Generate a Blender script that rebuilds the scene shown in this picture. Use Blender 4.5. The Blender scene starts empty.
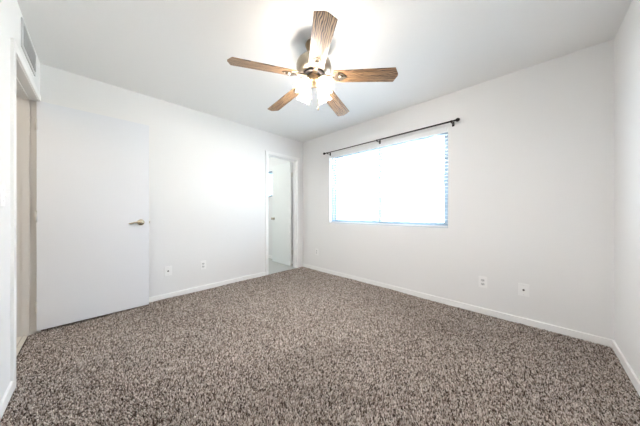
import bpy, bmesh, math, random
import numpy as np
from mathutils import Vector, Matrix
random.seed(7)
rng = np.random.default_rng(11)
sc = bpy.context.scene
C = sc.collection
R = math.radians
PI = math.pi

# ---------------------------------------------------------------- camera, sky, sun, exposure
CAM = (3.263, -2.866, 1.07)
cam = bpy.data.cameras.new('camera')
cam.sensor_width = 36.0
cam.lens = 36.0 * 219.8 / 640.0
cam.shift_y = -1.0 / 640.0
cam.clip_start = 0.02
co = bpy.data.objects.new('camera', cam); C.objects.link(co)
co.location = CAM
co.rotation_euler = (PI / 2, 0, R(44.27))
sc.camera = co

sc.view_settings.view_transform = 'Standard'
sc.view_settings.look = 'None'
sc.view_settings.gamma = 1.0
sc.view_settings.use_curve_mapping = False
sc.view_settings.exposure = 1.60
sc.cycles.use_denoising = True
sc.cycles.max_bounces = 14
sc.cycles.diffuse_bounces = 10
sc.cycles.transparent_max_bounces = 16
sc.cycles.sample_clamp_indirect = 12.0
sc.cycles.caustics_reflective = False
sc.cycles.caustics_refractive = False

world = bpy.data.worlds.new('world'); sc.world = world
world.use_nodes = True
bg = world.node_tree.nodes['Background']
bg.inputs['Color'].default_value = (0.65, 0.81, 1.0, 1)
bg.inputs['Strength'].default_value = 5.0

sun = bpy.data.lights.new('sun', 'SUN'); sun.energy = 24.0; sun.angle = R(0.6); sun.color = (.97, .98, 1)
so = bpy.data.objects.new('sun', sun); C.objects.link(so)
so.rotation_euler = (R(42), 0, R(12))     # shines over the roof onto the far side of the yard

LAMP_W = 38.0        # each of the four fan bulbs
HALL_FILL_W = 3.5  # power of the added, unseen fill lamp in the hall
BATH_FILL_W = 4.0  # power of the added, unseen fill lamp in the bathroom

def portal(name, loc, sx, sz):
    l = bpy.data.lights.new(name, 'AREA'); l.shape = 'RECTANGLE'; l.size = sx; l.size_y = sz
    l.cycles.is_portal = True
    o = bpy.data.objects.new(name, l); C.objects.link(o)
    o.location = loc; o.rotation_euler = (R(-90), 0, 0)     # faces into the room (-y)
    return o
portal('window_daylight_portal', (1.6225, .17, 1.474), 1.84, 1.18)
portal('bathroom_daylight_portal', (-1.25, .17, 1.73), .56, .62)

# ---------------------------------------------------------------- materials
def mat(name, col, rough=.6, metal=0.0, spec=.3, bump=None):
    m = bpy.data.materials.new(name); m.use_nodes = True
    nt = m.node_tree; b = nt.nodes['Principled BSDF']
    b.inputs['Base Color'].default_value = (*col, 1)
    b.inputs['Roughness'].default_value = rough
    b.inputs['Metallic'].default_value = metal
    b.inputs['Specular IOR Level'].default_value = spec
    if bump:
        scale, strength, dist = bump
        tc = nt.nodes.new('ShaderNodeTexCoord'); n = nt.nodes.new('ShaderNodeTexNoise')
        n.inputs['Scale'].default_value = scale; n.inputs['Detail'].default_value = 3
        bp = nt.nodes.new('ShaderNodeBump'); bp.inputs['Strength'].default_value = strength
        bp.inputs['Distance'].default_value = dist
        nt.links.new(tc.outputs['Object'], n.inputs['Vector'])
        nt.links.new(n.outputs['Fac'], bp.inputs['Height'])
        nt.links.new(bp.outputs['Normal'], b.inputs['Normal'])
    return m

M = {}
M['wall'] = mat('wall_paint', (.83, .825, .82), .7, bump=(45, .12, .004))
M['ceiling'] = mat('ceiling_paint', (.83, .825, .815), .8, bump=(60, .12, .004))
M['trim'] = mat('trim_paint', (.90, .895, .885), .4)
M['door'] = mat('door_paint', (.78, .795, .83), .38)
M['bathroom_door'] = mat('bathroom_door_paint', (.84, .855, .84), .38)
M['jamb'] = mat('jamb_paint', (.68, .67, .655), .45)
M['plastic'] = mat('white_plastic', (.90, .895, .89), .35)
M['frame'] = mat('window_frame_vinyl', (.38, .46, .53), .4)
M['vinyl'] = mat('white_vinyl', (.86, .87, .88), .35)
M['dark'] = mat('dark_slot', (.03, .03, .03), .6)
M['bronze'] = mat('dark_bronze_metal', (.035, .03, .028), .42, .6)
M['brass'] = mat('antique_brass', (.34, .25, .15), .3, 1.0)
M['nickel'] = mat('brushed_nickel', (.42, .37, .30), .30, 1.0)
M['pewter'] = mat('antique_pewter', (.26, .21, .16), .34, 1.0)
M['satin'] = mat('satin_brass', (.68, .60, .45), .25, 1.0)
M['hinge'] = mat('painted_hinge', (.70, .68, .64), .4, .2)
M['backing'] = mat('carpet_backing', (.10, .08, .065), .95)
M['grille'] = mat('grille_white', (.66, .66, .66), .45)
M['stucco'] = mat('stucco', (.70, .67, .62), .9, bump=(80, .3, .01))
M['shingle'] = mat('shingle', (.34, .30, .27), .9, bump=(30, .4, .02))
M['fascia'] = mat('fascia_paint', (.05, .05, .055), .6)
M['gravel'] = mat('gravel', (.62, .61, .59), .95, bump=(120, .6, .02))

def tile_material():
    m = mat('tile', (.6, .56, .5), .35)
    nt = m.node_tree; b = nt.nodes['Principled BSDF']
    tc = nt.nodes.new('ShaderNodeTexCoord'); br = nt.nodes.new('ShaderNodeTexBrick')
    br.offset = 0; br.inputs['Scale'].default_value = 1
    br.inputs['Brick Width'].default_value = .33; br.inputs['Row Height'].default_value = .33
    br.inputs['Mortar Size'].default_value = .004
    br.inputs['Color1'].default_value = (.66, .62, .55, 1); br.inputs['Color2'].default_value = (.62, .58, .52, 1)
    br.inputs['Mortar'].default_value = (.42, .39, .35, 1)
    nt.links.new(tc.outputs['Object'], br.inputs['Vector'])
    nt.links.new(br.outputs['Color'], b.inputs['Base Color'])
    return m
M['tile'] = tile_material()
M['stone'] = mat('grey_vinyl_floor', (.46, .47, .46), .35, bump=(20, .05, .002))

def wood_material():
    m = mat('oak_blade', (.4, .25, .13), .36, spec=.5)
    nt = m.node_tree; b = nt.nodes['Principled BSDF']
    tc = nt.nodes.new('ShaderNodeTexCoord'); mp = nt.nodes.new('ShaderNodeMapping')
    mp.inputs['Scale'].default_value = (5, 110, 110)
    n = nt.nodes.new('ShaderNodeTexNoise'); n.inputs['Scale'].default_value = 1.0
    n.inputs['Detail'].default_value = 5; n.inputs['Distortion'].default_value = 1.1
    w = nt.nodes.new('ShaderNodeTexWave'); w.wave_type = 'BANDS'; w.bands_direction = 'Y'
    w.inputs['Scale'].default_value = 26; w.inputs['Distortion'].default_value = 9
    w.inputs['Detail'].default_value = 2; w.inputs['Detail Scale'].default_value = .8
    mp2 = nt.nodes.new('ShaderNodeMapping'); mp2.inputs['Scale'].default_value = (.35, 1, 1)
    mx = nt.nodes.new('ShaderNodeMath'); mx.operation = 'MULTIPLY_ADD'
    mx.inputs[1].default_value = .22
    sc_ = nt.nodes.new('ShaderNodeMath'); sc_.operation = 'MULTIPLY'; sc_.inputs[1].default_value = .80
    cr = nt.nodes.new('ShaderNodeValToRGB')
    e = cr.color_ramp.elements
    e[0].position = .41; e[0].color = (.045, .024, .012, 1)
    e[1].position = .63; e[1].color = (.42, .25, .125, 1)
    k = e.new(.49); k.color = (.24, .135, .066, 1)
    nt.links.new(tc.outputs['Object'], mp.inputs['Vector']); nt.links.new(mp.outputs['Vector'], n.inputs['Vector'])
    nt.links.new(tc.outputs['Object'], mp2.inputs['Vector']); nt.links.new(mp2.outputs['Vector'], w.inputs['Vector'])
    nt.links.new(w.outputs['Fac'], mx.inputs[0]); nt.links.new(n.outputs['Fac'], sc_.inputs[0])
    nt.links.new(sc_.outputs[0], mx.inputs[2]); nt.links.new(mx.outputs[0], cr.inputs['Fac'])
    nt.links.new(cr.outputs['Color'], b.inputs['Base Color'])
    return m
M['wood'] = wood_material()

def shader(name):
    m = bpy.data.materials.new(name); m.use_nodes = True
    nt = m.node_tree; nt.nodes.clear()
    return m, nt, nt.nodes.new('ShaderNodeOutputMaterial')

def glass_material():
    m, nt, out = shader('window_glass')
    t = nt.nodes.new('ShaderNodeBsdfTransparent'); t.inputs[0].default_value = (.93, .96, .95, 1)
    g = nt.nodes.new('ShaderNodeBsdfGlossy'); g.inputs['Roughness'].default_value = .02
    x = nt.nodes.new('ShaderNodeMixShader'); x.inputs[0].default_value = .04
    nt.links.new(t.outputs[0], x.inputs[1]); nt.links.new(g.outputs[0], x.inputs[2])
    nt.links.new(x.outputs[0], out.inputs[0]); return m
M['glass'] = glass_material()

def slat_material():
    m, nt, out = shader('blind_slat')
    d = nt.nodes.new('ShaderNodeBsdfDiffuse'); d.inputs[0].default_value = (.88, .88, .88, 1)
    t = nt.nodes.new('ShaderNodeBsdfTranslucent'); t.inputs[0].default_value = (.85, .87, .9, 1)
    x = nt.nodes.new('ShaderNodeMixShader'); x.inputs[0].default_value = .40
    nt.links.new(d.outputs[0], x.inputs[1]); nt.links.new(t.outputs[0], x.inputs[2])
    nt.links.new(x.outputs[0], out.inputs[0]); return m
M['slat'] = slat_material()

def shade_material():
    m, nt, out = shader('frosted_lit_glass')
    t = nt.nodes.new('ShaderNodeBsdfTransparent'); t.inputs[0].default_value = (1, .97, .92, 1)
    l = nt.nodes.new('ShaderNodeBsdfTranslucent'); l.inputs[0].default_value = (.95, .92, .88, 1)
    d = nt.nodes.new('ShaderNodeBsdfDiffuse'); d.inputs[0].default_value = (.9, .88, .85, 1)
    y = nt.nodes.new('ShaderNodeMixShader'); y.inputs[0].default_value = .35
    nt.links.new(l.outputs[0], y.inputs[1]); nt.links.new(d.outputs[0], y.inputs[2]); l = y
    x = nt.nodes.new('ShaderNodeMixShader'); x.inputs[0].default_value = .80
    e = nt.nodes.new('ShaderNodeEmission'); e.inputs[0].default_value = (1, .93, .82, 1); e.inputs[1].default_value = 1.3
    a = nt.nodes.new('ShaderNodeAddShader')
    nt.links.new(t.outputs[0], x.inputs[1]); nt.links.new(l.outputs[0], x.inputs[2])
    nt.links.new(x.outputs[0], a.inputs[0]); nt.links.new(e.outputs[0], a.inputs[1])
    nt.links.new(a.outputs[0], out.inputs[0]); return m
M['shade'] = shade_material()
def bulb_material():
    m, nt, out = shader('lit_bulb')
    e = nt.nodes.new('ShaderNodeEmission'); e.inputs[0].default_value = (1, .85, .66, 1); e.inputs[1].default_value = 12
    nt.links.new(e.outputs[0], out.inputs[0]); return m
M['bulb'] = bulb_material()

# ---------------------------------------------------------------- mesh helpers
def add_box(bm, x0, x1, y0, y1, z0, z1, bevel=0.0, mtx=None):
    r = bmesh.ops.create_cube(bm, size=1.0)
    vs = r['verts']
    for v in vs:
        v.co = Vector((x0 + (v.co.x + .5) * (x1 - x0), y0 + (v.co.y + .5) * (y1 - y0), z0 + (v.co.z + .5) * (z1 - z0)))
        if mtx: v.co = mtx @ v.co
    if bevel:
        es = list({e for v in vs for e in v.link_edges})
        bmesh.ops.bevel(bm, geom=es, offset=bevel, segments=2, affect='EDGES', profile=.6)

def add_tube(bm, pts, radii, n=14, caps=True):
    pts = [Vector(p) for p in pts]
    if not isinstance(radii, (list, tuple)): radii = [radii] * len(pts)
    rings = []
    for i, p in enumerate(pts):
        d = (pts[min(i + 1, len(pts) - 1)] - pts[max(i - 1, 0)]).normalized()
        a = Vector((0, 0, 1)) if abs(d.z) < .9 else Vector((1, 0, 0))
        u = d.cross(a).normalized(); w = d.cross(u).normalized()
        rings.append([bm.verts.new(p + radii[i] * (math.cos(2 * PI * k / n) * u + math.sin(2 * PI * k / n) * w)) for k in range(n)])
    for a, b in zip(rings, rings[1:]):
        for k in range(n):
            f = bm.faces.new((a[k], a[(k + 1) % n], b[(k + 1) % n], b[k])); f.smooth = True
    if caps:
        bm.faces.new(rings[0][::-1]); bm.faces.new(rings[-1])

def add_lathe(bm, prof, n=40, mtx=None, wave=None, cap=True):
    """prof: list of (radius, z); wave(i, angle) scales the radius."""
    rings = []
    for i, (r, z) in enumerate(prof):
        ring = []
        for k in range(n):
            a = 2 * PI * k / n
            s, dz = wave(i, a) if wave else (1, 0)
            v = Vector((r * s * math.cos(a), r * s * math.sin(a), z + dz))
            ring.append(bm.verts.new(mtx @ v if mtx else v))
        rings.append(ring)
    for a, b in zip(rings, rings[1:]):
        for k in range(n):
            f = bm.faces.new((a[k], a[(k + 1) % n], b[(k + 1) % n], b[k])); f.smooth = True
    if cap:
        if prof[0][0] > 1e-4: bm.faces.new(rings[0][::-1])
        if prof[-1][0] > 1e-4: bm.faces.new(rings[-1])

def add_prism(bm, outline, z0, z1, mtx=None):
    lo = [bm.verts.new((mtx @ Vector((x, y, z0))) if mtx else (x, y, z0)) for x, y in outline]
    hi = [bm.verts.new((mtx @ Vector((x, y, z1))) if mtx else (x, y, z1)) for x, y in outline]
    bm.faces.new(lo[::-1]); bm.faces.new(hi)
    for k in range(len(lo)):
        j = (k + 1) % len(lo); bm.faces.new((lo[k], lo[j], hi[j], hi[k]))

def obj(name, bm, material, parent=None, **props):
    bmesh.ops.recalc_face_normals(bm, faces=bm.faces[:])
    me = bpy.data.meshes.new(name); bm.to_mesh(me); bm.free()
    me.materials.append(M[material] if isinstance(material, str) else material)
    o = bpy.data.objects.new(name, me); C.objects.link(o)
    if parent: o.parent = parent
    for k, v in props.items(): o[k] = v
    return o
def boxes(name, material, parent, *bs, bevel=0.0, **props):
    bm = bmesh.new()
    for b in bs: add_box(bm, *b, bevel=bevel)
    return obj(name, bm, material, parent, **props)
def struct(name, material, *bs, bevel=0.0, parent=None):
    o = boxes(name, material, parent, *bs, bevel=bevel)
    if not parent: o['kind'] = 'structure'
    return o
def thing(name, label, cat, loc=(0, 0, 0), rotz=0, group=None):
    o = bpy.data.objects.new(name, None); C.objects.link(o)
    o.empty_display_size = .05
    o.location = loc; o.rotation_euler = (0, 0, rotz)
    o['label'] = label; o['category'] = cat
    if group: o['group'] = group
    return o

# ---------------------------------------------------------------- room shell
W, D, H = 3.716, 3.217, 2.44          # east-west, north-south, height
T = .12
WX0, WX1, WZ0, WZ1 = .70, 2.545, .88, 2.068        # bedroom window opening
BX0, BX1, BZ0, BZ1 = -1.53, -.975, 1.42, 2.04      # bathroom window opening
TN = .15
DH = 2.055                                          # head of the doorways
AX0, AX1 = .090, .965                                 # doorway to the hall, in the south wall
PY0, PY1 = -.79, -.15                               # doorway to the bathroom, in the west wall
Z0 = -.0095
JW = .0185                                           # lining thickness let into the wall

struct('floor', 'backing', (-.01, W + T, -D - .055, 0, -.1, Z0))
struct('floor_hall', 'tile', (-.5, 2.4, -D - 1.5, -D - .055, -.1, -.004))
struct('floor_bathroom', 'stone', (-2.0, -.01, -2.0, 0, -.1, -.004))
struct('ceiling', 'ceiling', (-2.2, W + T, -D - 1.6, TN, H, H + .12))
struct('wall_north', 'wall',
       (-2.12, BX0, 0, TN, -.1, H), (BX0, BX1, 0, TN, -.1, BZ0), (BX0, BX1, 0, TN, BZ1, H),
       (BX1, WX0, 0, TN, -.1, H), (WX0, WX1, 0, TN, -.1, WZ0), (WX0, WX1, 0, TN, WZ1, H), (WX1, W + T, 0, TN, -.1, H))
struct('wall_west', 'wall',
       (-T, 0, -D - T, PY0 - JW, -.1, H), (-T, 0, PY0 - JW, PY1 + JW, DH + JW, H), (-T, 0, PY1 + JW, 0, -.1, H))
struct('wall_south', 'wall',
       (0, AX0 - JW, -D - T, -D, -.1, H), (AX0 - JW, AX1 + JW, -D - T, -D, DH + JW, H), (AX1 + JW, W + T, -D - T, -D, -.1, H))
struct('wall_east', 'wall', (W, W + T, -D, 0, -.1, H))
# beyond the doorways
struct('wall_bathroom_west', 'wall', (-2.12, -2.0, -2.0, 0, -.1, H))
struct('wall_bathroom_south', 'wall', (-2.12, -T, -2.12, -2.0, -.1, H))
struct('wall_hall_west', 'wall', (-.6, -.5, -D - 1.5, -D - T, -.1, H))
struct('wall_hall_south', 'wall', (-.6, 2.4, -D - 1.6, -D - 1.5, -.1, H))
struct('wall_hall_east', 'wall', (2.4, 2.5, -D - 1.6, -D - T, -.1, H))
struct('wall_hall_return', 'wall', (-.5, -T, -D - T, -D, -.1, H))

# baseboards with an eased top edge
BH, BT = .059, .013
def baseboard(side, x0, x1, y0, y1):
    return struct('baseboard_' + side, 'trim', (x0, x1, y0, y1, Z0, BH), bevel=.004)
baseboard('west', 0, BT, -D, PY0 - .058)
baseboard('north', 0, W, -BT, 0)
baseboard('east', W - BT, W, -D, -BT)
baseboard('south', AX1 + .058, W - BT, -D, -D + BT)
baseboard('bathroom', -2.0, -T, -BT, 0)

# door linings (jambs with a stop) and casings
def lining_south():
    j = .018
    y0, y1 = -D - T - .002, -D + .002
    s0, s1 = -D - .085, -D - .045
    struct('trim_1', 'jamb', (AX0 - j, AX0, y0, y1, Z0, DH), (AX1, AX1 + j, y0, y1, Z0, DH), (AX0 - j, AX1 + j, y0, y1, DH, DH + j),
           (AX0, AX0 + .011, s0, s1, Z0, DH), (AX1 - .011, AX1, s0, s1, Z0, DH), (AX0 + .011, AX1 - .011, s0, s1, DH - .011, DH))
    cw, ct = .057, .014
    struct('trim_2', 'trim', (AX1 + .004, AX1 + cw, -D, -D + ct, Z0, DH + .004), (AX0 - .014, AX0 - .004, -D, -D + ct, Z0, DH + .004),
           (AX0 - .014, AX1 + cw, -D, -D + ct, DH + .004, DH + cw), bevel=.0015)
    struct('trim_5', 'trim', (AX1 + .004, AX1 + cw, -D - T - ct, -D - T, Z0, DH + .004), (AX0 - cw, AX0 - .004, -D - T - ct, -D - T, Z0, DH + .004),
           (AX0 - cw, AX1 + cw, -D - T - ct, -D - T, DH + .004, DH + cw), bevel=.003)
lining_south()
def lining_west():
    j = .018
    x0, x1 = -T - .002, .002
    s0, s1 = -.085, -.045
    struct('trim_3', 'trim', (x0, x1, PY0 - j, PY0, Z0, DH), (x0, x1, PY1, PY1 + j, Z0, DH), (x0, x1, PY0 - j, PY1 + j, DH, DH + j),
           (s0, s1, PY0, PY0 + .011, Z0, DH), (s0, s1, PY1 - .011, PY1, Z0, DH), (s0, s1, PY0 + .011, PY1 - .011, DH - .011, DH))
    cw, ct = .057, .014
    struct('trim_4', 'trim', (0, ct, PY1 + .004, PY1 + cw, Z0, DH + .004), (0, ct, PY0 - cw, PY0 - .004, Z0, DH + .004),
           (0, ct, PY0 - cw, PY1 + cw, DH + .004, DH + cw), bevel=.003)
lining_west()
# strike lip on the latch side of the hall doorway
bm = bmesh.new(); add_box(bm, AX1 - .004, AX1 + .003, -D - .006, -D + .014, .925, .985, bevel=.001)
obj('strike_plate', bm, 'satin', bpy.data.objects['trim_1'])

# ---------------------------------------------------------------- doors
def lever_handle(parent, pos, out, along, m='satin'):
    """rosette, neck and a curved lever; out = axis off the door face, along = way the lever points"""
    out = Vector(out); along = Vector(along); p = Vector(pos)
    rot = Vector((0, 0, 1)).rotation_difference(out).to_matrix().to_4x4()
    bm = bmesh.new()
    add_lathe(bm, [(.034, 0), (.033, .004), (.029, .010), (.016, .014), (.012, .018), (.012, .044)], 28, Matrix.Translation(p) @ rot)
    q = p + out * .045
    add_tube(bm, [q - along * .012, q, q + along * .03 + Vector((0, 0, .006)), q + along * .06 + Vector((0, 0, .001)),
                  q + along * .09 + Vector((0, 0, -.009)), q + along * .105 + Vector((0, 0, -.007))],
             [.009, .012, .010, .0085, .0075, .006], 14)
    return obj('door_handle', bm, m, parent)

def hinge(parent, x, y, z, name='hinge'):
    bm = bmesh.new()
    add_tube(bm, [(x, y, z - .045), (x, y, z + .045)], .007, 12)
    add_tube(bm, [(x, y, z - .051), (x, y, z - .045)], [.004, .008], 12)
    add_tube(bm, [(x, y, z + .045), (x, y, z + .051)], [.008, .004], 12)
    return obj(name, bm, 'hinge', parent)

d1 = struct('door_1', 'door', (.094, .129, -3.222, -2.434, .022, DH - .003), bevel=.0015)
lever_handle(d1, (.129, -2.507, .955), (1, 0, 0), (0, -1, 0))
lever_handle(d1, (.094, -2.507, .955), (-1, 0, 0), (0, -1, 0)).scale = (1, 1, 1)
bm = bmesh.new(); add_box(bm, .101, .122, -2.435, -2.4325, .925, .985); add_box(bm, .106, .117, -2.434, -2.423, .945, .965, bevel=.002)
obj('latch', bm, 'satin', d1)
for z in (.23, 1.03, 1.84): hinge(d1, .1325, -3.225, z)

d2 = struct('door_2', 'bathroom_door', (-.780, -.160, -.192, -.157, .014, DH - .003), bevel=.0015)
bm = bmesh.new()
for s, y in ((-1, -.192), (1, -.157)):
    add_lathe(bm, [(.031, 0), (.031, .004), (.012, .010), (.011, .028), (.022, .036), (.027, .048), (.024, .060), (.0, .066)], 24,
              Matrix.Translation((-.715, y, .93)) @ Matrix.Rotation(PI / 2 * (1 if s < 0 else -1), 4, 'X'))
obj('door_knob', bm, 'nickel', d2)
for z in (.28, 1.80):
    bm = bmesh.new(); add_box(bm, -.168, -.121, -.161, -.151, z - .045, z + .045)
    obj('hinge', bm, 'hinge', d2)
    
# ---------------------------------------------------------------- windows
def window(name, x0, x1, z0, z1, yb=.075, f=.034, s=.028):
    cx = (x0 + x1) / 2
    o = struct(name, 'frame', (x0, x0 + f, yb, yb + .06, z0, z1), (x1 - f, x1, yb, yb + .06, z0, z1),
               (x0 + f, x1 - f, yb, yb + .06, z0, z0 + f), (x0 + f, x1 - f, yb, yb + .06, z1 - f, z1), bevel=.003)
    for a, b, dy in ((x0 + f, cx + .02, .032), (cx - .02, x1 - f, .006)):
        y0, y1 = yb + dy, yb + dy + .022
        h = boxes('sash', 'frame', o, (a, a + s, y0, y1, z0 + f, z1 - f), (b - s, b, y0, y1, z0 + f, z1 - f),
                  (a + s, b - s, y0, y1, z0 + f, z0 + f + s), (a + s, b - s, y0, y1, z1 - f - s, z1 - f), bevel=.002)
        boxes('window_pane', 'glass', h, (a + s - .003, b - s + .003, y0 + .009, y0 + .013, z0 + f + s - .003, z1 - f - s + .003))
    return o
window('window_1', WX0, WX1, WZ0, WZ1)
w2 = window('window_2', BX0, BX1, BZ0, BZ1, .06, .028, .022)
boxes('window_sill', 'trim', w2, (BX0 - .03, BX1 + .03, -.03, .058, BZ0 - .02, BZ0 + .0), bevel=.003)

# ---------------------------------------------------------------- outside the window
struct('ground', 'gravel', (-14, 18, TN, 24, -.25, -.15))
nb = thing('neighbouring_house', 'pale stucco house across the yard seen faintly through the blind slats', 'house', (2, 8, -.15))
def nbx(name, material, *bs, bevel=0.0):
    bb = [(a - 2, b - 2, c - 8, d - 8, e + .15, f + .15) for a, b, c, d, e, f in bs]
    return boxes(name, material, nb, *bb, bevel=bevel)
nbx('house_wall', 'stucco', (-9, 14, 7.2, 12, -.15, 2.5))
nbx('fascia', 'fascia', (-9.4, 14.4, 6.38, 6.44, 2.14, 2.52))
bm = bmesh.new()
vs = [(-11.4, -1.62, 2.62), (12.4, -1.62, 2.62), (12.4, 1.6, 3.5), (-11.4, 1.6, 3.5), (-11.4, 4.6, 2.62), (12.4, 4.6, 2.62)]
vs = [bm.verts.new(v) for v in vs]
bm.faces.new((vs[0], vs[1], vs[2], vs[3])); bm.faces.new((vs[3], vs[2], vs[5], vs[4])); bm.faces.new((vs[0], vs[4], vs[5], vs[1]))
bm.faces.new((vs[0], vs[3], vs[4])); bm.faces.new((vs[1], vs[5], vs[2]))
obj('roof', bm, 'shingle', nb)

# ---------------------------------------------------------------- carpet pile
def carpet():
    sp = .0060
    nx, ny = int(W / sp), int((D + .05) / sp)
    gx, gy = np.meshgrid(np.arange(nx), np.arange(ny))
    x = (gx.ravel() + .5 + rng.uniform(-.55, .55, nx * ny)) * sp
    y = -(gy.ravel() + .5 + rng.uniform(-.55, .55, nx * ny)) * sp
    keep = (x > .016) & (x < W - .016) & (y < -.016) & ((y > -D + .016) | ((x > AX0 + .02) & (x < AX1 - .02) & (y > -D - .045)))
    x, y = x[keep], y[keep]; n = len(x)
    def field(seed, freq):
        g = np.random.default_rng(seed); s = np.zeros(n)
        for _ in range(10):
            a = g.uniform(0, 2 * PI); k = freq * g.uniform(.5, 1.6); s += np.sin((x * math.cos(a) + y * math.sin(a)) * k + g.uniform(0, 6.3))
        return s / 2.2
    ang = 1.2 + 1.3 * field(3, 4) + .5 * field(4, 11) + rng.normal(0, .9, n)
    lean = np.clip(.0032 + .0016 * field(8, 7) + rng.normal(0, .0016, n), 0, .008)
    h = .0108 + .0022 * field(5, 6) + rng.normal(0, .0018, n)
    r0 = .0034 * rng.uniform(.8, 1.25, n); r1 = r0 * rng.uniform(.55, .95, n)
    ph = rng.uniform(0, 6.3, n); tw = rng.uniform(-.9, .9, n)
    co_ = np.empty((n, 6, 3), np.float32)
    for k in range(3):
        a = ph + k * 2 * PI / 3
        co_[:, k, 0] = x + r0 * np.cos(a); co_[:, k, 1] = y + r0 * np.sin(a); co_[:, k, 2] = Z0
        b = a + tw
        co_[:, 3 + k, 0] = x + lean * np.cos(ang) + r1 * np.cos(b); co_[:, 3 + k, 1] = y + lean * np.sin(ang) + r1 * np.sin(b)
        co_[:, 3 + k, 2] = Z0 + h + rng.normal(0, .0014, n)
    base = (np.arange(n) * 6)[:, None]
    quads = np.concatenate([base + np.array([k, (k + 1) % 3, 3 + (k + 1) % 3, 3 + k]) for k in range(3)], axis=1).reshape(n, 12)
    cap = base + np.array([3, 4, 5])
    idx = np.concatenate([quads, cap], axis=1).astype(np.int32).ravel()
    starts = (np.arange(n) * 15)[:, None] + np.array([0, 4, 8, 12])
    me = bpy.data.meshes.new('carpet_pile')
    me.vertices.add(n * 6); me.vertices.foreach_set('co', co_.ravel())
    me.loops.add(n * 15); me.loops.foreach_set('vertex_index', idx)
    me.polygons.add(n * 4); me.polygons.foreach_set('loop_start', starts.astype(np.int32).ravel())
    me.update(calc_edges=True)
    # yarn colours: a blend of dark brown, taupe and pale beige twists
    pal = np.array([(.065, .046, .036), (.25, .195, .16), (.44, .375, .33), (.62, .545, .49), (.80, .73, .665)])
    c = pal[rng.choice(5, n, p=[.20, .20, .25, .22, .13])] * rng.uniform(.78, 1.06, (n, 1))
    at = me.color_attributes.new('yarn', 'FLOAT_COLOR', 'POINT')
    rgba = np.ones((n, 6, 4), np.float32); rgba[:, :, :3] = c[:, None, :]
    at.data.foreach_set('color', rgba.ravel())
    m = mat('carpet_yarn', (.4, .3, .25), .95, spec=.05)
    ca = m.node_tree.nodes.new('ShaderNodeVertexColor'); ca.layer_name = 'yarn'
    m.node_tree.links.new(ca.outputs['Color'], m.node_tree.nodes['Principled BSDF'].inputs['Base Color'])
    me.materials.append(m)
    o = bpy.data.objects.new('carpet_pile', me); C.objects.link(o)
    o['kind'] = 'stuff'; o['label'] = 'brown and beige speckled shag carpet covering the bedroom floor'; o['category'] = 'carpet'
carpet()

# ---------------------------------------------------------------- blind
bl = thing('window_blind', 'white horizontal slat blind hanging inside the wide window recess', 'blind', (WX0, .030, WZ1))
BW = WX1 - WX0
boxes('valance', 'vinyl', bl, (.004, BW - .004, -.030, -.020, -.066, -.002), (.006, BW - .006, -.018, .030, -.046, -.002), bevel=.002)
bm = bmesh.new()
pitch = .0435; nsl = 25; zt = -.085
for i in range(nsl):
    z = zt - i * pitch
    m4 = Matrix.Translation((0, .004, z)) @ Matrix.Rotation(R(1), 4, 'X')
    add_box(bm, .004, BW - .004, -.0245, .0245, -.0013, .0013, mtx=m4)
obj('slats', bm, 'slat', bl)
zb = zt - nsl * pitch
boxes('bottom_rail', 'vinyl', bl, (.012, BW - .012, -.021, .029, zb - .008, zb + .010), bevel=.003)
for x in (.16, BW / 2, BW - .16):
    bm = bmesh.new()
    for y in (-.0225, .0305): add_tube(bm, [(x, y, -.05), (x, y, zb)], .0011, 6)
    obj('ladder_cord', bm, 'vinyl', bl)
bm = bmesh.new(); add_tube(bm, [(.085, -.027, -.06), (.085, -.030, -.10), (.085, -.031, -.76)], [.004, .0045, .0045], 8)
obj('tilt_wand', bm, 'vinyl', bl)
bm = bmesh.new()
for dx in (0, .012): add_tube(bm, [(BW - .14 + dx, -.028, -.06), (BW - .14 + dx, -.029, -.36 - dx * 2)], .0013, 6)
lc = obj('lift_cord', bm, 'vinyl', bl)
bm = bmesh.new()
for dx in (0, .012): add_lathe(bm, [(.002, 0), (.004, -.008), (.0075, -.034), (.006, -.042)], 12, Matrix.Translation((BW - .14 + dx, -.029, -.36 - dx * 2)))
obj('cord_tassel', bm, 'hinge', lc)

# ---------------------------------------------------------------- curtain rod
rod = thing('curtain_rod', 'thin black curtain rod with round end knobs above the window', 'curtain rod', (1.66, -.090, 2.080))
bm = bmesh.new()
L = .975
add_tube(bm, [(-L, 0, 0), (0.05, 0, 0)], .0075, 14); add_tube(bm, [(0, 0, 0), (L, 0, 0)], .0092, 14)
obj('pole', bm, 'bronze', rod)
for s in (-1, 1):
    bm = bmesh.new()
    prof = [(.0, -.006), (.010, -.006), (.011, .002), (.008, .006), (.0155, .012), (.020, .022), (.0205, .030), (.016, .041), (.007, .048), (.0, .049)]
    add_lathe(bm, prof, 20, Matrix.Translation((s * L, 0, 0)) @ Matrix.Rotation(s * PI / 2, 4, 'Y'))
    obj('finial', bm, 'bronze', rod)
for x in (-.935, .015, .94):
    bm = bmesh.new()
    add_box(bm, x - .012, x + .012, .081, .089, -.032, .018, bevel=.0015)
    add_tube(bm, [(x, .084, -.008), (x, .03, -.010), (x, .0, -.0125)], [.006, .0055, .006], 10)
    add_tube(bm, [(x - .006, 0, 0), (x + .006, 0, 0)], .0125, 16)
    obj('bracket', bm, 'bronze', rod)

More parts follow.
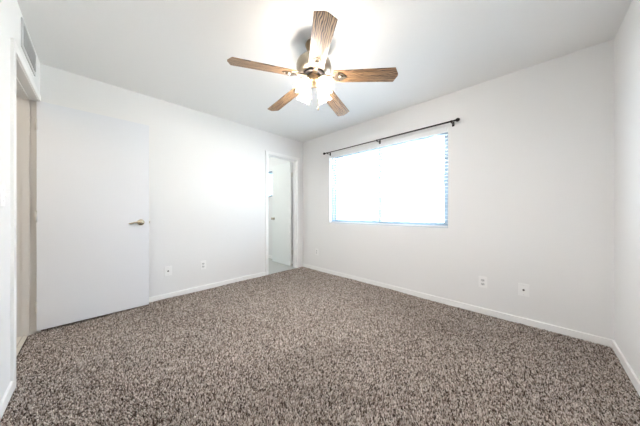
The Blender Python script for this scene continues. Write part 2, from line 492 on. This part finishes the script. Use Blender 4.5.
# ---------------------------------------------------------------- wall plates (built facing -y at the origin)
def plate_bm(w=.072, h=.117):
    bm = bmesh.new(); add_box(bm, -w / 2, w / 2, -.006, 0, -h / 2, h / 2, bevel=.0022); return bm
def power_outlet(loc, rotz, label):
    t = thing('power_outlet', label, 'outlet', loc, rotz, 'power outlets on the walls')
    obj('cover_plate', plate_bm(), 'plastic', t)
    for z in (.0195, -.0195):
        bm = bmesh.new()
        add_prism(bm, [(.0165 * math.cos(a) , max(-.0125, min(.0125, .0165 * math.sin(a)))) for a in [2 * PI * k / 24 for k in range(24)]], 0, .003,
                  Matrix.Translation((0, -.0055, z)) @ Matrix.Rotation(PI / 2, 4, 'X'))
        s = obj('socket', bm, 'grille', t)
        bm = bmesh.new()
        add_box(bm, -.0075, -.0052, -.0090, -.0080, z - .001, z + .008); add_box(bm, .0052, .0075, -.0090, -.0080, z - .001, z + .007)
        add_tube(bm, [(0, -.0080, z - .0068), (0, -.0090, z - .0068)], .0027, 10)
        obj('slots', bm, 'dark', s)
    bm = bmesh.new(); add_lathe(bm, [(.0032, 0), (.0028, .0012), (0, .0014)], 12, Matrix.Translation((0, -.006, 0)) @ Matrix.Rotation(PI / 2, 4, 'X'))
    obj('screw', bm, 'plastic', t)
def cable_plate(loc, rotz, label):
    t = thing('cable_plate', label, 'wall plate', loc, rotz, 'cable plates on the walls')
    obj('cover_plate', plate_bm(.078, .118), 'plastic', t)
    bm = bmesh.new()
    add_lathe(bm, [(.0085, 0), (.0085, .003), (.0052, .003), (.0052, .012), (.0045, .012), (.002, .0125), (0, .0125)], 18,
              Matrix.Translation((0, -.006, 0)) @ Matrix.Rotation(PI / 2, 4, 'X'))
    obj('coax_jack', bm, 'bronze', t)
    for z in (.042, -.042):
        bm = bmesh.new(); add_lathe(bm, [(.0032, 0), (.0028, .0012), (0, .0014)], 12, Matrix.Translation((0, -.006, z)) @ Matrix.Rotation(PI / 2, 4, 'X'))
        obj('screw', bm, 'grille', t)
power_outlet((2.874, 0, .33), 0, 'white duplex outlet low on the window wall, right of the window')
power_outlet((.39, 0, .335), 0, 'white duplex outlet low on the window wall, beside the far corner')
power_outlet((0, -1.824, .34), PI / 2, 'white duplex outlet low on the wall with the bathroom doorway')
cable_plate((3.19, 0, .325), 0, 'white cable plate with dark jack at the right end of the window wall')
cable_plate((0, -2.227, .336), PI / 2, 'white cable plate with dark jack next to the open white door')

sw = thing('light_switch', 'white light switch on the wall beside the hall doorway casing', 'light switch', (1.20, -D, 1.16), PI)
obj('cover_plate', plate_bm(), 'plastic', sw)
bm = bmesh.new(); add_box(bm, -.005, .005, -.014, -.005, -.011, .011, bevel=.002, mtx=Matrix.Rotation(R(-18), 4, 'X')); obj('toggle', bm, 'plastic', sw)
for z in (.03, -.03):
    bm = bmesh.new(); add_lathe(bm, [(.0032, 0), (.0028, .0012), (0, .0014)], 12, Matrix.Translation((0, -.006, z)) @ Matrix.Rotation(PI / 2, 4, 'X'))
    obj('screw', bm, 'grille', sw)

# ---------------------------------------------------------------- air vent above the hall doorway
v = thing('air_vent', 'white louvred air vent grille high above the hall doorway', 'vent', (.52, -D, 2.30), PI)
vw, vh = .24, .10
boxes('frame', 'grille', v, (-vw, vw, -.008, 0, vh - .028, vh), (-vw, vw, -.008, 0, -vh, -vh + .028),
      (-vw, -vw + .028, -.008, 0, -vh + .028, vh - .028), (vw - .028, vw, -.008, 0, -vh + .028, vh - .028), bevel=.0025)
bm = bmesh.new()
for i in range(11):
    z = -vh + .036 + i * (2 * vh - .072) / 10
    add_box(bm, -vw + .026, vw - .026, -.009, .009, -.0008, .0008, mtx=Matrix.Translation((0, -.006, z)) @ Matrix.Rotation(R(38), 4, 'X'))
obj('louvres', bm, 'grille', v)
boxes('duct_backing', 'backing', v, (-vw + .02, vw - .02, -.0015, 0, -vh + .02, vh - .02))

# ---------------------------------------------------------------- ceiling fan
FX, FY = 1.973, -1.6136
FZ = 2.174
UP = .030
fan = thing('ceiling_fan', 'five blade wood and brass ceiling fan with lit frosted tulip lamps', 'ceiling fan', (FX, FY, H))
def lathe_part(name, prof, m, parent=fan, n=44, up=UP):
    bm = bmesh.new(); add_lathe(bm, [(r, z - H + up) for r, z in prof], n); return obj(name, bm, m, parent)
lathe_part('canopy', [(.068, H), (.070, 2.432), (.066, 2.415), (.052, 2.385), (.030, 2.368), (.020, 2.362)], 'brass', up=0)
lathe_part('downrod', [(.012, 2.365), (.012, 2.33)], 'brass', n=20, up=0)
lathe_part('motor_housing', [(.020, 2.312), (.045, 2.306), (.075, 2.292), (.118, 2.275), (.138, 2.255), (.143, 2.232), (.143, 2.205),
                             (.136, 2.185), (.120, 2.172), (.105, 2.166), (.0, 2.166)], 'nickel')
lathe_part('flywheel', [(.085, 2.166), (.092, 2.160), (.092, 2.148), (.070, 2.142), (.0, 2.142)], 'bronze')
lathe_part('switch_housing', [(.058, 2.142), (.062, 2.130), (.062, 2.100), (.056, 2.085), (.040, 2.076), (.0, 2.074)], 'brass')

TH = .1286
fwd = Vector((-math.sin(R(44.27)), math.cos(R(44.27)), 0)); rgt = Vector((fwd.y, -fwd.x, 0))
blade_angles = []
for k in range(5):
    a = TH + k * 2 * PI / 5
    u = rgt * math.sin(a) - fwd * math.cos(a)
    blade_angles.append(math.atan2(u.y, u.x))
PITCH = R(-12)
DROOP = R(5)
def blade_bm():
    r0, r1 = .150, .657
    w0, w1 = .058, .067
    ol = [(r0, -w0 + .02), (r0 + .02, -w0), (r1 - .026, -w1), (r1, -.010), (r1, .010), (r1 - .026, w1), (r0 + .02, w0), (r0, w0 - .02)]
    bm = bmesh.new(); add_prism(bm, ol, -.003, .003)
    bmesh.ops.bevel(bm, geom=[e for e in bm.edges], offset=.0012, segments=1, affect='EDGES')
    return bm
def iron_bm():
    bm = bmesh.new()
    add_prism(bm, [(.060, -.022), (.095, -.020), (.125, -.012), (.150, -.014), (.176, -.040), (.205, -.047), (.232, -.036), (.262, -.012), (.270, 0),
                   (.262, .012), (.232, .036), (.205, .047), (.176, .040), (.150, .014), (.125, .012), (.095, .020), (.060, .022)], -.0085, -.0035)
    bmesh.ops.bevel(bm, geom=[e for e in bm.edges], offset=.0015, segments=1, affect='EDGES')
    add_lathe(bm, [(.019, -.0085), (.019, -.013), (.010, -.017), (0, -.0175)], 18, Matrix.Translation((.222, 0, 0)))
    for px, py in ((.203, -.034), (.203, .034), (.252, 0)):
        add_lathe(bm, [(.006, -.0085), (.0055, -.011), (0, -.012)], 10, Matrix.Translation((px, py, 0)))
    add_tube(bm, [(.070, 0, .012), (.100, 0, .004), (.135, 0, -.004), (.165, 0, -.006)], [.012, .013, .012, .008], 12)
    return bm
bb = ib = None
for a in blade_angles:
    if bb is None:
        bb = b = obj('blade', blade_bm(), 'wood', fan); ib = i_ = obj('blade_iron', iron_bm(), 'pewter', fan)
    else:
        b = bb.copy(); C.objects.link(b); i_ = ib.copy(); C.objects.link(i_)
    for o in (b, i_):
        o.location = (0, 0, FZ - H); o.rotation_euler = (Matrix.Rotation(a, 3, 'Z') @ Matrix.Rotation(DROOP, 3, 'Y') @ Matrix.Rotation(PITCH, 3, 'X')).to_euler()

# four tulip lamps on short arms
def tulip(parent, m4):
    n = 8
    prof = [(.019, 0), (.027, -.008), (.036, -.028), (.041, -.052), (.043, -.074), (.048, -.094), (.057, -.110)]
    def wv(i, a):
        t = max(0, i - 3) / 3
        return 1 + .10 * t * math.cos(n * a), -.010 * t * math.cos(n * a)
    bm = bmesh.new(); add_lathe(bm, prof, 64, m4, wv, cap=False)
    return obj('lamp_shade', bm, 'shade', parent)
ca_ = R(44.27) + PI / 4
for k in range(4):
    a = ca_ + k * PI / 2
    d = Vector((math.cos(a), math.sin(a), 0))
    tilt = R(32)
    top = d * .076 + Vector((0, 0, 2.088 + UP - H))
    axis = (d * math.sin(tilt) - Vector((0, 0, 1)) * math.cos(tilt)).normalized()
    m4 = Matrix.Translation(top) @ Vector((0, 0, -1)).rotation_difference(axis).to_matrix().to_4x4()
    bm = bmesh.new()
    add_tube(bm, [d * .040 + Vector((0, 0, 2.106 + UP - H)), d * .062 + Vector((0, 0, 2.112 + UP - H)), top - axis * .016, top], [.008, .008, .011, .020], 14)
    arm = obj('lamp_arm', bm, 'brass', fan)
    sh = tulip(arm, m4)
    bm = bmesh.new()
    add_lathe(bm, [(.009, -.004), (.012, -.018), (.019, -.036), (.022, -.050), (.018, -.064), (.008, -.072), (0, -.073)], 20, m4)
    obj('bulb', bm, 'bulb', arm)
    l = bpy.data.lights.new('fan_bulb', 'POINT'); l.energy = LAMP_W; l.color = (1, .955, .94); l.shadow_soft_size = .025
    lo = bpy.data.objects.new('fan_bulb_light', l); C.objects.link(lo); lo.parent = fan
    lo.location = top + axis * .055
# pull chains
for dx, dy, z in ((.035, -.01, 1.925), (-.028, .012, 2.02)):
    p = rgt * dx + fwd * dy
    bm = bmesh.new()
    zz = 2.105
    while zz > z:
        bmesh.ops.create_icosphere(bm, subdivisions=1, radius=.0022, matrix=Matrix.Translation((p.x, p.y, zz - H))); zz -= .0042
    pc = obj('pull_chain', bm, 'brass', fan)
    bm = bmesh.new(); add_lathe(bm, [(.002, z - H), (.006, z - .006 - H), (.008, z - .018 - H), (.005, z - .028 - H), (0, z - .030 - H)], 14, Matrix.Translation((p.x, p.y, 0)))
    obj('pull_knob', bm, 'brass', pc)

# ---------------------------------------------------------------- added hall fill lamp (unseen, put in to light the hall)
hl = thing('added_hall_lamp', 'unseen flush white lamp added on the hall ceiling to light the hall', 'ceiling lamp', (1.0, -D - .75, H))
bm = bmesh.new(); add_lathe(bm, [(.15, 0), (.15, -.02), (.14, -.05), (.09, -.075), (0, -.082)], 32); obj('lamp_shade', bm, 'shade', hl)
l = bpy.data.lights.new('added_hall_bulb', 'POINT'); l.energy = HALL_FILL_W; l.color = (1, .88, .74); l.shadow_soft_size = .08
lo = bpy.data.objects.new('added_hall_light', l); C.objects.link(lo); lo.parent = hl; lo.location = (0, 0, -.14)

bt = thing('added_bathroom_lamp', 'unseen flush white lamp added on the bathroom ceiling to brighten the bathroom', 'ceiling lamp', (-1.05, -1.2, H))  # added lamp, out of view, brightens the bathroom through its doorway
bm = bmesh.new(); add_lathe(bm, [(.15, 0), (.15, -.02), (.14, -.05), (.09, -.075), (0, -.082)], 32); obj('lamp_shade', bm, 'shade', bt)
l = bpy.data.lights.new('added_bathroom_bulb', 'POINT'); l.energy = BATH_FILL_W; l.color = (.93, 1, .99); l.shadow_soft_size = .08
lo = bpy.data.objects.new('added_bathroom_light', l); C.objects.link(lo); lo.parent = bt; lo.location = (0, 0, -.14)
